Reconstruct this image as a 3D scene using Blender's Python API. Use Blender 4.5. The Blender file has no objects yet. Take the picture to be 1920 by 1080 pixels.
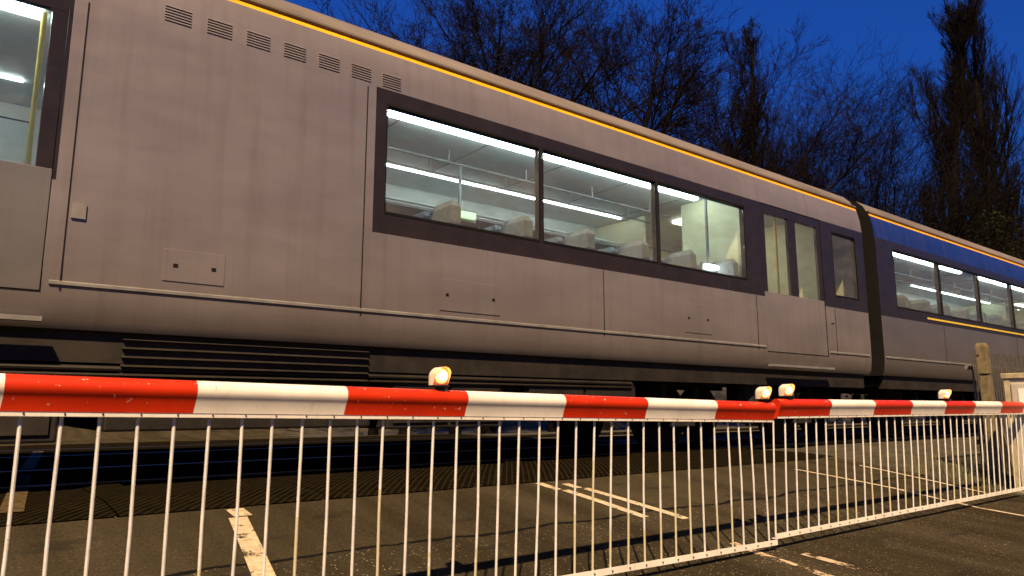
import bpy, bmesh, math, random
import numpy as np
from mathutils import Vector, Matrix

sc = bpy.context.scene
COL = sc.collection

# ------------------------------------------------------------------ camera, sky, sun, exposure
F_PX = 1350.0
PITCH = math.atan(223 / F_PX)
AZ = math.radians(51.8)
cam_d = bpy.data.cameras.new("camera")
cam = bpy.data.objects.new("camera", cam_d)
COL.objects.link(cam)
fw = Vector((math.cos(AZ) * math.cos(PITCH), math.sin(AZ) * math.cos(PITCH), math.sin(PITCH)))
rt = Vector((math.sin(AZ), -math.cos(AZ), 0))
up = rt.cross(fw)
cam.matrix_world = Matrix(((rt.x, up.x, -fw.x, 0), (rt.y, up.y, -fw.y, 0), (rt.z, up.z, -fw.z, 0.52), (0, 0, 0, 1)))
cam_d.sensor_width = 36.0
cam_d.lens = 36.0 * F_PX / 1920.0
cam_d.clip_start = 0.05
cam_d.clip_end = 3000
cam_d.dof.use_dof = True
cam_d.dof.focus_distance = 5.0
cam_d.dof.aperture_fstop = 4.5
sc.camera = cam

SUN_DIR = Vector((-0.40, -0.48, 0.78)).normalized()      # towards the light
w = bpy.data.worlds.new("World")
sc.world = w
w.use_nodes = True
nt = w.node_tree
bg = nt.nodes["Background"]
sky = nt.nodes.new("ShaderNodeTexSky")
sky.sky_type = 'NISHITA'
sky.sun_disc = False
sky.sun_elevation = math.radians(0.0)
sky.sun_rotation = math.atan2(SUN_DIR.x, SUN_DIR.y)
sky.altitude = 0
sky.air_density = 1.0
sky.dust_density = 0.3
sky.ozone_density = 6.0
nt.links.new(sky.outputs[0], bg.inputs[0])
bg.inputs[1].default_value = 0.12

sun_d = bpy.data.lights.new("sun", 'SUN')
sun_d.energy = 1.6
sun_d.angle = math.radians(1.0)
sun_d.color = (1.0, 0.68, 0.37)
sun = bpy.data.objects.new("sun", sun_d)
COL.objects.link(sun)
sun.rotation_euler = SUN_DIR.to_track_quat('Z', 'Y').to_euler()

sc.view_settings.view_transform = 'Standard'
sc.view_settings.look = 'None'
sc.view_settings.exposure = 2.6
sc.view_settings.gamma = 1.0
sc.render.engine = 'CYCLES'
sc.cycles.use_denoising = True
sc.cycles.max_bounces = 6
sc.cycles.transparent_max_bounces = 12
sc.cycles.sample_clamp_indirect = 4.0

# ------------------------------------------------------------------ materials
def new_mat(name):
    m = bpy.data.materials.new(name)
    m.use_nodes = True
    return m, m.node_tree, m.node_tree.nodes["Principled BSDF"]

def P(m, col, rough=0.5, metal=0.0, spec=0.5):
    m.inputs["Base Color"].default_value = (*col, 1)
    m.inputs["Roughness"].default_value = rough
    m.inputs["Metallic"].default_value = metal
    m.inputs["Specular IOR Level"].default_value = spec

def N(nt, typ, **kw):
    n = nt.nodes.new(typ)
    for k, v in kw.items():
        if k.startswith("i_"):
            n.inputs[k[2:].replace("_", " ")].default_value = v
        else:
            setattr(n, k, v)
    return n

def coords(nt, scale=(1, 1, 1)):
    tc = N(nt, "ShaderNodeTexCoord")
    mp = N(nt, "ShaderNodeMapping")
    mp.inputs["Scale"].default_value = scale
    nt.links.new(tc.outputs["Object"], mp.inputs["Vector"])
    return mp.outputs[0]

def noise(nt, vec, scale, detail=4, rough=0.55):
    n = N(nt, "ShaderNodeTexNoise")
    n.inputs["Scale"].default_value = scale
    n.inputs["Detail"].default_value = detail
    n.inputs["Roughness"].default_value = rough
    nt.links.new(vec, n.inputs["Vector"])
    return n.outputs["Fac"]

def ramp(nt, fac, stops):
    r = N(nt, "ShaderNodeValToRGB")
    e = r.color_ramp.elements
    while len(e) < len(stops):
        e.new(0.5)
    for k, (p, c) in enumerate(stops):
        e[k].position = p
        e[k].color = c if len(c) == 4 else (*c, 1)
    nt.links.new(fac, r.inputs[0])
    return r.outputs[0]

def mixc(nt, fac, a, b, mode='MIX'):
    n = N(nt, "ShaderNodeMix", data_type='RGBA', blend_type=mode)
    for sock, v in ((n.inputs[0], fac), (n.inputs[6], a), (n.inputs[7], b)):
        if hasattr(v, "links"):
            nt.links.new(v, sock)
        elif isinstance(v, (int, float)):
            sock.default_value = v
        else:
            sock.default_value = (*v, 1)
    return n.outputs[2]

def math_n(nt, op, a, b=None, c=None):
    n = N(nt, "ShaderNodeMath", operation=op)
    for i, v in enumerate((a, b, c)):
        if v is None:
            continue
        if hasattr(v, "links"):
            nt.links.new(v, n.inputs[i])
        else:
            n.inputs[i].default_value = v
    return n.outputs[0]

def bump(nt, bs, h, strength=0.3, dist=0.01):
    b = N(nt, "ShaderNodeBump")
    b.inputs["Strength"].default_value = strength
    b.inputs["Distance"].default_value = dist
    nt.links.new(h, b.inputs["Height"])
    nt.links.new(b.outputs[0], bs.inputs["Normal"])

def simple(name, col, rough=0.5, metal=0.0, var=0.12, scale=6.0, bumps=0.0, spec=0.5, dark=None, stretch=(1, 1, 1)):
    """paint or metal with a slow mottled variation of tone and gloss"""
    m, nt, b = new_mat(name)
    P(b, col, rough, metal, spec)
    v = coords(nt, stretch)
    f = noise(nt, v, scale, 6, 0.6)
    d = dark or tuple(c * (1 - 2 * var) for c in col)
    l = tuple(min(1, c * (1 + var)) for c in col)
    c = ramp(nt, f, [(0.3, d), (0.7, l)])
    nt.links.new(c, b.inputs["Base Color"])
    f2 = noise(nt, v, scale * 3.1, 3)
    nt.links.new(math_n(nt, 'MULTIPLY_ADD', f2, 0.25, max(0.02, rough - 0.12)), b.inputs["Roughness"])
    if bumps:
        bump(nt, b, f2, bumps, 0.01)
    return m

def emit(name, col, strength):
    m, nt, b = new_mat(name)
    P(b, (0.6, 0.6, 0.6), 0.4)
    b.inputs["Emission Color"].default_value = (*col, 1)
    b.inputs["Emission Strength"].default_value = strength
    return m

def glass_mat(name, tint=(0.86, 0.9, 0.9)):
    m, nt, b = new_mat(name)
    nt.nodes.remove(b)
    out = nt.nodes["Material Output"]
    tr = N(nt, "ShaderNodeBsdfTransparent")
    tr.inputs[0].default_value = (*tint, 1)
    gl = N(nt, "ShaderNodeBsdfGlossy")
    gl.inputs["Roughness"].default_value = 0.04
    lw = N(nt, "ShaderNodeLayerWeight")
    lw.inputs[0].default_value = 0.5
    k = math_n(nt, 'POWER', lw.outputs["Facing"], 5.0)
    mx = N(nt, "ShaderNodeMixShader")
    nt.links.new(math_n(nt, 'MULTIPLY_ADD', k, 0.6, 0.045), mx.inputs[0])
    nt.links.new(tr.outputs[0], mx.inputs[1])
    nt.links.new(gl.outputs[0], mx.inputs[2])
    df = N(nt, "ShaderNodeBsdfDiffuse")
    df.inputs[0].default_value = (0.32, 0.30, 0.27, 1)
    film = noise(nt, coords(nt, (0.6, 1, 1.6)), 2.6, 6, 0.65)
    mx2 = N(nt, "ShaderNodeMixShader")
    nt.links.new(ramp(nt, film, [(0.35, (0.03, 0.03, 0.03)), (0.75, (0.16, 0.16, 0.16))]), mx2.inputs[0])
    nt.links.new(mx.outputs[0], mx2.inputs[1])
    nt.links.new(df.outputs[0], mx2.inputs[2])
    nt.links.new(mx2.outputs[0], out.inputs[0])
    return m

M = {}

def asphalt():
    m, nt, b = new_mat("asphalt")
    v = coords(nt)
    sep = N(nt, "ShaderNodeSeparateXYZ")
    nt.links.new(v, sep.inputs[0])
    big = noise(nt, v, 0.9, 5, 0.6)
    fine = noise(nt, v, 90, 3, 0.7)
    wob = math_n(nt, 'MULTIPLY_ADD', noise(nt, v, 1.7, 3), 0.24, -0.12)
    y = math_n(nt, 'ADD', sep.outputs[1], wob)
    old = math_n(nt, 'LESS_THAN', y, 3.40)                       # coarser, older surface in front of the joint
    base = ramp(nt, big, [(0.3, (0.018, 0.017, 0.016)), (0.7, (0.032, 0.030, 0.028))])
    base2 = ramp(nt, big, [(0.3, (0.022, 0.021, 0.018)), (0.7, (0.038, 0.036, 0.030))])
    base = mixc(nt, old, base2, base)
    base = mixc(nt, 0.55, base, ramp(nt, fine, [(0.3, (0.008, 0.008, 0.008)), (0.75, (0.065, 0.062, 0.058))]))
    vo = N(nt, "ShaderNodeTexVoronoi")
    vo.inputs["Scale"].default_value = 75
    nt.links.new(v, vo.inputs["Vector"])
    sepc = N(nt, "ShaderNodeSeparateColor")
    nt.links.new(vo.outputs["Color"], sepc.inputs[0])
    stone = math_n(nt, 'MULTIPLY', math_n(nt, 'LESS_THAN', vo.outputs["Distance"], 0.33),
                   math_n(nt, 'GREATER_THAN', sepc.outputs[0], 0.86))
    stone = math_n(nt, 'MULTIPLY', stone, math_n(nt, 'MULTIPLY_ADD', old, 0.75, 0.2))
    stone = math_n(nt, 'MULTIPLY', stone, ramp(nt, noise(nt, v, 2.3, 4), [(0.35, (0.15, 0.15, 0.15)), (0.65, (1, 1, 1))]))
    base = mixc(nt, stone, base, (0.24, 0.215, 0.17))
    tyre = ramp(nt, noise(nt, coords(nt, (1.5, 0.12, 1)), 1.6, 4), [(0.42, (1, 1, 1)), (0.62, (0.55, 0.53, 0.5))])
    base = mixc(nt, 0.8, base, tyre, 'MULTIPLY')
    base = mixc(nt, 1.0, base, (1.36, 1.24, 0.92), 'MULTIPLY')
    d = math_n(nt, 'ABSOLUTE', math_n(nt, 'SUBTRACT', y, 3.40))
    crack = math_n(nt, 'LESS_THAN', d, math_n(nt, 'MULTIPLY', noise(nt, v, 5, 4), 0.034))
    base = mixc(nt, crack, base, (0.008, 0.008, 0.008))
    oil = ramp(nt, noise(nt, coords(nt, (0.8, 2.2, 1)), 1.6, 3), [(0.60, (0, 0, 0)), (0.68, (1, 1, 1))])
    base = mixc(nt, math_n(nt, 'MULTIPLY', oil, 0.55), base, (0.014, 0.013, 0.012))
    nt.links.new(base, b.inputs["Base Color"])
    nt.links.new(math_n(nt, 'MULTIPLY_ADD', big, -0.35, 0.78), b.inputs["Roughness"])
    b.inputs["Specular IOR Level"].default_value = 0.0
    bump(nt, b, math_n(nt, 'ADD', fine, math_n(nt, 'MULTIPLY', stone, 0.6)), 0.55, 0.006)
    return m

def paint_mark():
    m, nt, b = new_mat("worn_road_paint")
    v = coords(nt)
    P(b, (0.7, 0.68, 0.6), 0.55)
    nt.links.new(ramp(nt, noise(nt, v, 30, 5, 0.7), [(0.3, (0.30, 0.25, 0.16)), (0.7, (0.58, 0.50, 0.36))]), b.inputs["Base Color"])
    f = noise(nt, v, 9, 8, 0.75)
    a = ramp(nt, f, [(0.38, (0, 0, 0)), (0.45, (1, 1, 1))])
    nt.links.new(a, b.inputs["Alpha"])
    return m

def worn_mark2():
    m, nt, b = new_mat("very_worn_road_paint")
    v = coords(nt)
    P(b, (0.6, 0.58, 0.5), 0.6)
    nt.links.new(ramp(nt, noise(nt, v, 30, 5, 0.7), [(0.3, (0.30, 0.23, 0.15)), (0.7, (0.56, 0.46, 0.32))]), b.inputs["Base Color"])
    a = ramp(nt, noise(nt, v, 7, 9, 0.8), [(0.46, (0, 0, 0)), (0.5, (1, 1, 1))])
    nt.links.new(a, b.inputs["Alpha"])
    return m

def deck_mat():
    m, nt, b = new_mat("ribbed_rubber")
    v = coords(nt)
    P(b, (0.018, 0.018, 0.019), 0.5, 0, 0.0)
    rot = N(nt, "ShaderNodeMapping")
    rot.inputs["Rotation"].default_value = (0, 0, math.radians(38))
    nt.links.new(v, rot.inputs["Vector"])
    wv = N(nt, "ShaderNodeTexWave", wave_type='BANDS', bands_direction='X')
    wv.inputs["Scale"].default_value = 7.0
    nt.links.new(rot.outputs[0], wv.inputs["Vector"])
    rib = ramp(nt, wv.outputs["Fac"], [(0.75, (0, 0, 0)), (0.95, (1, 1, 1))])
    n = noise(nt, v, 12, 5)
    nt.links.new(mixc(nt, rib, ramp(nt, n, [(0.3, (0.003, 0.0024, 0.0012)), (0.7, (0.009, 0.007, 0.003))]), (0.016, 0.014, 0.010)), b.inputs["Base Color"])
    nt.links.new(math_n(nt, 'MULTIPLY_ADD', n, 0.4, 0.30), b.inputs["Roughness"])
    bump(nt, b, math_n(nt, 'ADD', rib, math_n(nt, 'MULTIPLY', n, 0.4)), 0.5, 0.006)
    return m

def red_paint():
    m, nt, b = new_mat("red_paint_chipped")
    v = coords(nt)
    P(b, (0.6, 0.03, 0.01), 0.4, 0, 0.2)
    n = noise(nt, v, 5, 5)
    c = ramp(nt, n, [(0.3, (0.42, 0.020, 0.005)), (0.7, (0.54, 0.031, 0.006))])
    tc = N(nt, "ShaderNodeTexCoord")
    sep = N(nt, "ShaderNodeSeparateXYZ")
    nt.links.new(tc.outputs["Object"], sep.inputs[0])
    chip = math_n(nt, 'GREATER_THAN', noise(nt, v, 46, 6, 0.7), 0.66)
    top = math_n(nt, 'GREATER_THAN', sep.outputs[2], math_n(nt, 'MULTIPLY_ADD', sep.outputs[0], -0.0172, 0.103))
    c = mixc(nt, math_n(nt, 'MULTIPLY', chip, top), c, (0.7, 0.66, 0.58))
    grime = math_n(nt, 'MULTIPLY', ramp(nt, noise(nt, coords(nt, (1, 1, 0.25)), 8, 6, 0.65), [(0.62, (0, 0, 0)), (0.75, (1, 1, 1))]), 0.5)
    c = mixc(nt, grime, c, (0.16, 0.02, 0.01))
    nt.links.new(c, b.inputs["Base Color"])
    bump(nt, b, noise(nt, v, 60, 3), 0.04, 0.004)
    return m

def white_paint(name, streak=0.35):
    m, nt, b = new_mat(name)
    v = coords(nt)
    P(b, (0.78, 0.76, 0.72), 0.4, 0, 0.25)
    c = ramp(nt, noise(nt, v, 7, 5), [(0.3, (0.66, 0.64, 0.60)), (0.7, (0.80, 0.79, 0.76))])
    g = ramp(nt, noise(nt, coords(nt, (6, 6, 0.8)), 6, 7, 0.7), [(0.56, (0, 0, 0)), (0.74, (1, 1, 1))])
    c = mixc(nt, math_n(nt, 'MULTIPLY', g, streak), c, (0.34, 0.30, 0.20))
    sp = math_n(nt, 'GREATER_THAN', noise(nt, v, 55, 4, 0.7), 0.70)
    c = mixc(nt, math_n(nt, 'MULTIPLY', sp, 0.6), c, (0.2, 0.16, 0.11))
    nt.links.new(c, b.inputs["Base Color"])
    return m

def picket_paint():
    m, nt, b = new_mat("white_paint_with_algae")
    v = coords(nt)
    P(b, (0.74, 0.72, 0.68), 0.4)
    oi = N(nt, "ShaderNodeObjectInfo")
    sep = N(nt, "ShaderNodeSeparateXYZ")
    nt.links.new(v, sep.inputs[0])
    rnd = math_n(nt, 'MULTIPLY_ADD', oi.outputs["Random"], 1.1, -0.78)      # height below which algae shows
    lim = math_n(nt, 'ADD', rnd, math_n(nt, 'MULTIPLY', noise(nt, v, 14, 4), 0.3))
    a = math_n(nt, 'LESS_THAN', sep.outputs[2], math_n(nt, 'ADD', lim, -0.16))
    c = ramp(nt, noise(nt, v, 20, 4), [(0.3, (0.50, 0.52, 0.53)), (0.7, (0.66, 0.68, 0.70))])
    c = mixc(nt, math_n(nt, 'MULTIPLY', a, 0.55), c, (0.40, 0.36, 0.12))
    sp = math_n(nt, 'GREATER_THAN', noise(nt, v, 70, 4, 0.7), 0.69)
    c = mixc(nt, math_n(nt, 'MULTIPLY', sp, 0.7), c, (0.18, 0.10, 0.05))
    nt.links.new(c, b.inputs["Base Color"])
    return m

def concrete():
    m, nt, b = new_mat("mossy_concrete")
    v = coords(nt)
    P(b, (0.3, 0.28, 0.22), 0.85)
    c = ramp(nt, noise(nt, v, 9, 8, 0.7), [(0.3, (0.075, 0.06, 0.032)), (0.7, (0.22, 0.18, 0.10))])
    sepm = ramp(nt, noise(nt, coords(nt, (3, 3, 1)), 5, 6, 0.65), [(0.5, (0, 0, 0)), (0.66, (1, 1, 1))])
    c = mixc(nt, math_n(nt, 'MULTIPLY', sepm, 0.6), c, (0.07, 0.075, 0.018))
    nt.links.new(c, b.inputs["Base Color"])
    bump(nt, b, noise(nt, v, 50, 5), 0.5, 0.008)
    return m

def train_paint(name, a, bcol, rough=0.32, metal=0.35, dirt=(0.10, 0.08, 0.06)):
    m, nt, b = new_mat(name)
    P(b, a, rough, metal)
    v = coords(nt, (0.35, 1, 1))
    c = ramp(nt, noise(nt, v, 2.2, 6, 0.6), [(0.3, a), (0.7, bcol)])
    st = ramp(nt, noise(nt, coords(nt, (5, 1, 0.25)), 2.4, 6, 0.65), [(0.48, (0, 0, 0)), (0.75, (1, 1, 1))])
    c = mixc(nt, math_n(nt, 'MULTIPLY', st, 0.28), c, dirt)
    tc = N(nt, "ShaderNodeTexCoord")
    sep = N(nt, "ShaderNodeSeparateXYZ")
    nt.links.new(tc.outputs["Object"], sep.inputs[0])
    low = N(nt, "ShaderNodeMapRange")
    low.inputs["From Min"].default_value = 1.02
    low.inputs["From Max"].default_value = 1.75
    low.inputs["To Min"].default_value = 0.6
    low.inputs["To Max"].default_value = 0.0
    nt.links.new(sep.outputs[2], low.inputs["Value"])
    gr = math_n(nt, 'MULTIPLY', low.outputs[0], math_n(nt, 'MULTIPLY_ADD', noise(nt, v, 5, 6, 0.7), 1.2, 0.1))
    c = mixc(nt, gr, c, dirt)                                               # road and brake dust along the sill
    nt.links.new(c, b.inputs["Base Color"])
    f2 = noise(nt, v, 8, 4)
    nt.links.new(math_n(nt, 'MULTIPLY_ADD', f2, 0.2, rough - 0.05), b.inputs["Roughness"])
    bump(nt, b, noise(nt, coords(nt, (0.6, 1, 0.6)), 1.5, 2), 0.12, 0.03)
    return m

M['asphalt'] = asphalt()
M['mark'] = paint_mark()
M['mark_worn'] = worn_mark2()
M['deck'] = deck_mat()
M['mark_shaded'] = simple("shade_darkened_road_paint", (0.08, 0.06, 0.03), 0.8, 0, 0.4, 14, spec=0.1)  # far marks, the shade they lie in put into the paint colour
M['red'] = red_paint()
M['white'] = white_paint("white_barrier_paint")
M['rail_white'] = white_paint("white_rail_paint", 0.6)
M['picket'] = picket_paint()
M['concrete'] = concrete()
M['bolt'] = simple("rusty_bolt", (0.05, 0.035, 0.025), 0.6, 0.4)
M['black'] = simple("black_plastic", (0.015, 0.015, 0.015), 0.5)
M['hood'] = simple("cream_lamp_casing", (0.80, 0.74, 0.58), 0.4, 0.0, 0.05)
M['lens'] = emit("lit_red_lens", (1.0, 0.27, 0.065), 3.0)
M['lens_mid'] = emit("lit_orange_lens", (1.0, 0.24, 0.045), 1.2)
M['lens_rim'] = emit("lit_orange_rim", (1.0, 0.07, 0.005), 0.32)
M['cabinet'] = simple("grey_cabinet_paint", (0.50, 0.47, 0.40), 0.5, 0.0, 0.12, 4)
M['cabinet_trim'] = simple("dirty_cream_trim", (0.42, 0.37, 0.24), 0.7, 0.0, 0.2, 9)
M['notice'] = simple("white_plate", (0.82, 0.82, 0.80), 0.4, 0, 0.03)
M['fence'] = simple("weathered_wood", (0.16, 0.13, 0.10), 0.8, 0, 0.3, 14, 0.2, stretch=(1, 1, 0.15))
M['fence_metal'] = simple("galvanised_mesh", (0.12, 0.115, 0.105), 0.5, 0.4, 0.2, 14)
M['steel'] = simple("polished_rail_head", (0.12, 0.105, 0.085), 0.42, 1.0, 0.15, 3, stretch=(0.1, 6, 1))
M['rust'] = simple("rusty_rail_side", (0.08, 0.045, 0.025), 0.85, 0.2, 0.3, 12)
M['ballast'] = simple("ballast_stone", (0.09, 0.075, 0.06), 0.95, 0, 0.4, 18, 1.0)
M['ground'] = simple("rough_ground", (0.045, 0.04, 0.022), 0.95, 0, 0.4, 3, 0.8)
M['silver'] = train_paint("silver_grey_paint", (0.182, 0.170, 0.186), (0.245, 0.23, 0.248))
M['slate'] = train_paint("slate_grey_paint", (0.11, 0.11, 0.13), (0.14, 0.14, 0.165))
M['doorpaint'] = train_paint("blue_grey_door_paint", (0.14, 0.142, 0.152), (0.175, 0.178, 0.19))
M['blue'] = train_paint("deep_blue_paint", (0.008, 0.024, 0.15), (0.012, 0.034, 0.20), 0.3, 0.1)
M['orange'] = simple("orange_stripe", (0.95, 0.43, 0.006), 0.4, 0, 0.05)
M['roof'] = simple("grey_roof_paint", (0.17, 0.15, 0.135), 0.6, 0.1, 0.2, 2.5, stretch=(0.3, 1, 1))
M['band'] = simple("dark_window_band", (0.022, 0.018, 0.020), 0.22, 0.0, 0.1, spec=0.3)
M['gasket'] = simple("black_rubber", (0.008, 0.008, 0.008), 0.7, spec=0.15)
M['glass'] = glass_mat("tinted_window_glass")
M['under'] = simple("grimy_underframe", (0.012, 0.0095, 0.0075), 0.75, 0.2, 0.35, 7, 0.3)
M['case'] = simple("brown_dust_covered_case", (0.017, 0.0135, 0.010), 0.7, 0.2, 0.35, 5, 0.2)
M['ceil'] = simple("pale_ceiling_panel", (0.66, 0.70, 0.68), 0.5, 0, 0.05, 2)
M['liner'] = simple("pale_wall_panel", (0.52, 0.53, 0.50), 0.5, 0, 0.08, 2)
M['cream'] = simple("cream_vestibule_panel", (0.70, 0.66, 0.42), 0.5, 0, 0.08, 2)
M['floor'] = simple("carriage_carpet", (0.06, 0.06, 0.08), 0.9, 0, 0.2, 20)
M['seat'] = simple("seat_moquette", (0.07, 0.075, 0.11), 0.9, 0, 0.3, 30)
M['headrest'] = simple("pale_headrest_cover", (0.17, 0.18, 0.175), 0.8, 0, 0.15, 20)
M['yellow'] = simple("yellow_grab_pole", (0.75, 0.55, 0.06), 0.35, 0, 0.05)
M['grey'] = simple("mid_grey_metal", (0.22, 0.22, 0.22), 0.45, 0.3, 0.15)
M['strip'] = emit("lit_ceiling_tube", (0.86, 1.0, 0.97), 4.5)
M['strip2'] = emit("lit_vestibule_panel", (1.0, 0.95, 0.72), 1.2)
M['display'] = emit("lit_green_display", (0.62, 1.0, 0.45), 0.22)
M['reflection_glow'] = emit("reflection_glow_bar", (0.85, 0.97, 1.0), 4.0)  # added glowing bar behind the glass, standing for a smeared lamp reflection
M['bark'] = simple("dark_bark", (0.010, 0.0085, 0.0075), 0.9, 0, 0.35, 12, 0.4, spec=0.05)
M['bark_red'] = simple("reddish_brown_twig", (0.011, 0.0075, 0.0065), 0.9, 0, 0.3, 6, spec=0.05)
M['bark_grey'] = simple("grey_brown_twig", (0.0095, 0.008, 0.0075), 0.9, 0, 0.3, 6, spec=0.05)
M['leaf'] = simple("dark_ivy_leaf", (0.018, 0.026, 0.008), 0.6, 0, 0.3, 2, spec=0.05)
M['grass'] = simple("dry_verge_grass", (0.10, 0.10, 0.035), 0.8, 0, 0.4, 8)

# ------------------------------------------------------------------ mesh helpers
class MB:
    def __init__(s):
        s.v, s.f, s.mi, s.mats = [], [], [], []

    def mat(s, m):
        m = M[m] if isinstance(m, str) else m
        if m not in s.mats:
            s.mats.append(m)
        return s.mats.index(m)

    def face(s, pts, m):
        i = len(s.v)
        s.v += [tuple(p) for p in pts]
        s.f.append(tuple(range(i, i + len(pts))))
        s.mi.append(s.mat(m))

    def box(s, a, b, m):
        (x0, y0, z0), (x1, y1, z1) = a, b
        i = len(s.v)
        s.v += [(x0, y0, z0), (x1, y0, z0), (x1, y1, z0), (x0, y1, z0), (x0, y0, z1), (x1, y0, z1), (x1, y1, z1), (x0, y1, z1)]
        for q in ((0, 3, 2, 1), (4, 5, 6, 7), (0, 1, 5, 4), (1, 2, 6, 5), (2, 3, 7, 6), (3, 0, 4, 7)):
            s.f.append(tuple(i + k for k in q))
            s.mi.append(s.mat(m))

    def sweep(s, rings, m, caps=True, closed=True):
        """rings: list of equal-length point lists"""
        n = len(rings[0])
        i = len(s.v)
        mi = s.mat(m)
        for r in rings:
            s.v += [tuple(p) for p in r]
        for k in range(len(rings) - 1):
            for j in range(n if closed else n - 1):
                a, b = i + k * n + j, i + k * n + (j + 1) % n
                s.f.append((a, b, b + n, a + n))
                s.mi.append(mi)
        if caps:
            s.f.append(tuple(i + j for j in reversed(range(n))))
            s.mi.append(mi)
            e = i + (len(rings) - 1) * n
            s.f.append(tuple(e + j for j in range(n)))
            s.mi.append(mi)

    def tube(s, pts, r, m, n=8, caps=True):
        pts = [Vector(p) for p in pts]
        rs = r if isinstance(r, (list, tuple)) else [r] * len(pts)
        rings = []
        for k, p in enumerate(pts):
            d = (pts[min(k + 1, len(pts) - 1)] - pts[max(k - 1, 0)]).normalized()
            a = d.orthogonal().normalized() if abs(d.z) > 0.9 else d.cross(Vector((0, 0, 1))).normalized()
            b = d.cross(a)
            rings.append([p + rs[k] * (math.cos(t) * a + math.sin(t) * b) for t in (2 * math.pi * j / n for j in range(n))])
        s.sweep(rings, m, caps)

    def build(s, name, parent=None, smooth=False, off=None, bevel=0.0):
        me = bpy.data.meshes.new(name)
        v = s.v if off is None else [(p[0] - off[0], p[1] - off[1], p[2] - off[2]) for p in s.v]
        me.from_pydata(v, [], s.f)
        for m in s.mats:
            me.materials.append(m)
        me.polygons.foreach_set("material_index", s.mi)
        bm = bmesh.new()
        bm.from_mesh(me)
        bmesh.ops.recalc_face_normals(bm, faces=bm.faces)
        bm.to_mesh(me)
        bm.free()
        if smooth:
            me.shade_smooth()
            try:
                me.set_sharp_from_angle(angle=math.radians(38))
            except Exception:
                pass
        me.update()
        o = bpy.data.objects.new(name, me)
        COL.objects.link(o)
        if off is not None and parent is None:
            o.location = off
        if parent is not None:
            o.parent = parent
        if bevel:
            b = o.modifiers.new("bevel", 'BEVEL')
            b.width = bevel
            b.segments = 2
            b.limit_method = 'ANGLE'
        return o

def empty(name, loc=(0, 0, 0)):
    o = bpy.data.objects.new(name, None)
    o.empty_display_size = 0.2
    o.location = loc
    COL.objects.link(o)
    return o

def tag(o, label=None, cat=None, group=None, kind=None):
    for k, v in (("label", label), ("category", cat), ("group", group), ("kind", kind)):
        if v:
            o[k] = v
    return o

# ------------------------------------------------------------------ ground, road, crossing deck
GY = [-800, -120, -55, -26, -9, 0.0, 0.5, 1.0, 1.6, 2.05, 2.5, 2.9, 3.3, 3.7, 4.1, 4.45, 4.8, 5.3, 6.6, 8.0, 9.5, 11, 12.2, 13, 14.5, 17, 22, 34, 60, 200, 900]
GZ = [22, 22, 18, 3.0, -0.5, -0.445, -0.44, -0.425, -0.395, -0.36, -0.318, -0.26, -0.195, -0.135, -0.08, -0.035, -0.012, -0.010, -0.010, -0.010, -0.010, -0.010, -0.010, -0.03, -0.12, -0.35, -0.3, 2.5, 6.0, 7.5, 8]  # both ends rise into added banks that block low sky light and reflections
def gz(y):
    return float(np.interp(y, GY, GZ))

def profile_sheet(name, m, x0, x1, y0, y1, dz, kind='structure', nx=1, step=0.12, skew=None, label=None):
    ys = sorted({y0, y1} | {y for y in GY if y0 < y < y1} | set(np.arange(y0, y1, step).tolist() if y1 - y0 < 30 else []))
    mb = MB()
    xs = np.linspace(x0, x1, nx + 1)
    for i in range(len(ys) - 1):
        for k in range(nx):
            a, b = ys[i], ys[i + 1]
            s0 = skew(a) if skew else 0
            s1 = skew(b) if skew else 0
            mb.face([(xs[k] + s0, a, gz(a) + dz), (xs[k + 1] + s0, a, gz(a) + dz), (xs[k + 1] + s1, b, gz(b) + dz), (xs[k] + s1, b, gz(b) + dz)], m)
    o = mb.build(name)
    tag(o, kind=kind)
    return o

gmb = MB()
XS = [-900, -200, -60, -20, 0, 10, 20, 60, 120, 300, 900]
for i in range(len(GY) - 1):
    for k in range(len(XS) - 1):
        dz = [-0.045 if 3.9 < GY[j] < 13.5 else -0.012 for j in (i, i + 1)]
        gmb.face([(XS[k], GY[i], GZ[i] + dz[0]), (XS[k + 1], GY[i], GZ[i] + dz[0]), (XS[k + 1], GY[i + 1], GZ[i + 1] + dz[1]), (XS[k], GY[i + 1], GZ[i + 1] + dz[1])], 'ground')
tag(gmb.build("ground"), kind='structure')

profile_sheet("road", 'asphalt', -1.6, 8.15, -24, 4.34, 0.0)
profile_sheet("road", 'asphalt', -1.6, 8.15, 12.22, 33, 0.0)

# rubber deck panels between the rails, with real gaps
RAILS = [5.88, 7.315, 9.30, 10.735]
deck = MB()
edges = [4.35] + [e for r in RAILS for e in (r - 0.05, r + 0.05)] + [12.2]
for k in range(0, len(edges), 2):
    a, b = edges[k], edges[k + 1]
    ys = [a] + [y for y in (4.45, 4.8) if a < y < b] + [b]
    x = -1.6
    while x < 8.15:
        x1 = min(x + 1.2, 8.15)
        for i in range(len(ys) - 1):
            deck.face([(x + 0.004, ys[i], gz(ys[i]) + 0.004), (x1 - 0.004, ys[i], gz(ys[i]) + 0.004),
                       (x1 - 0.004, ys[i + 1], gz(ys[i + 1]) + 0.004), (x + 0.004, ys[i + 1], gz(ys[i + 1]) + 0.004)], 'deck')
        x += 1.2
tag(deck.build("crossing_deck"), kind='structure')

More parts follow.
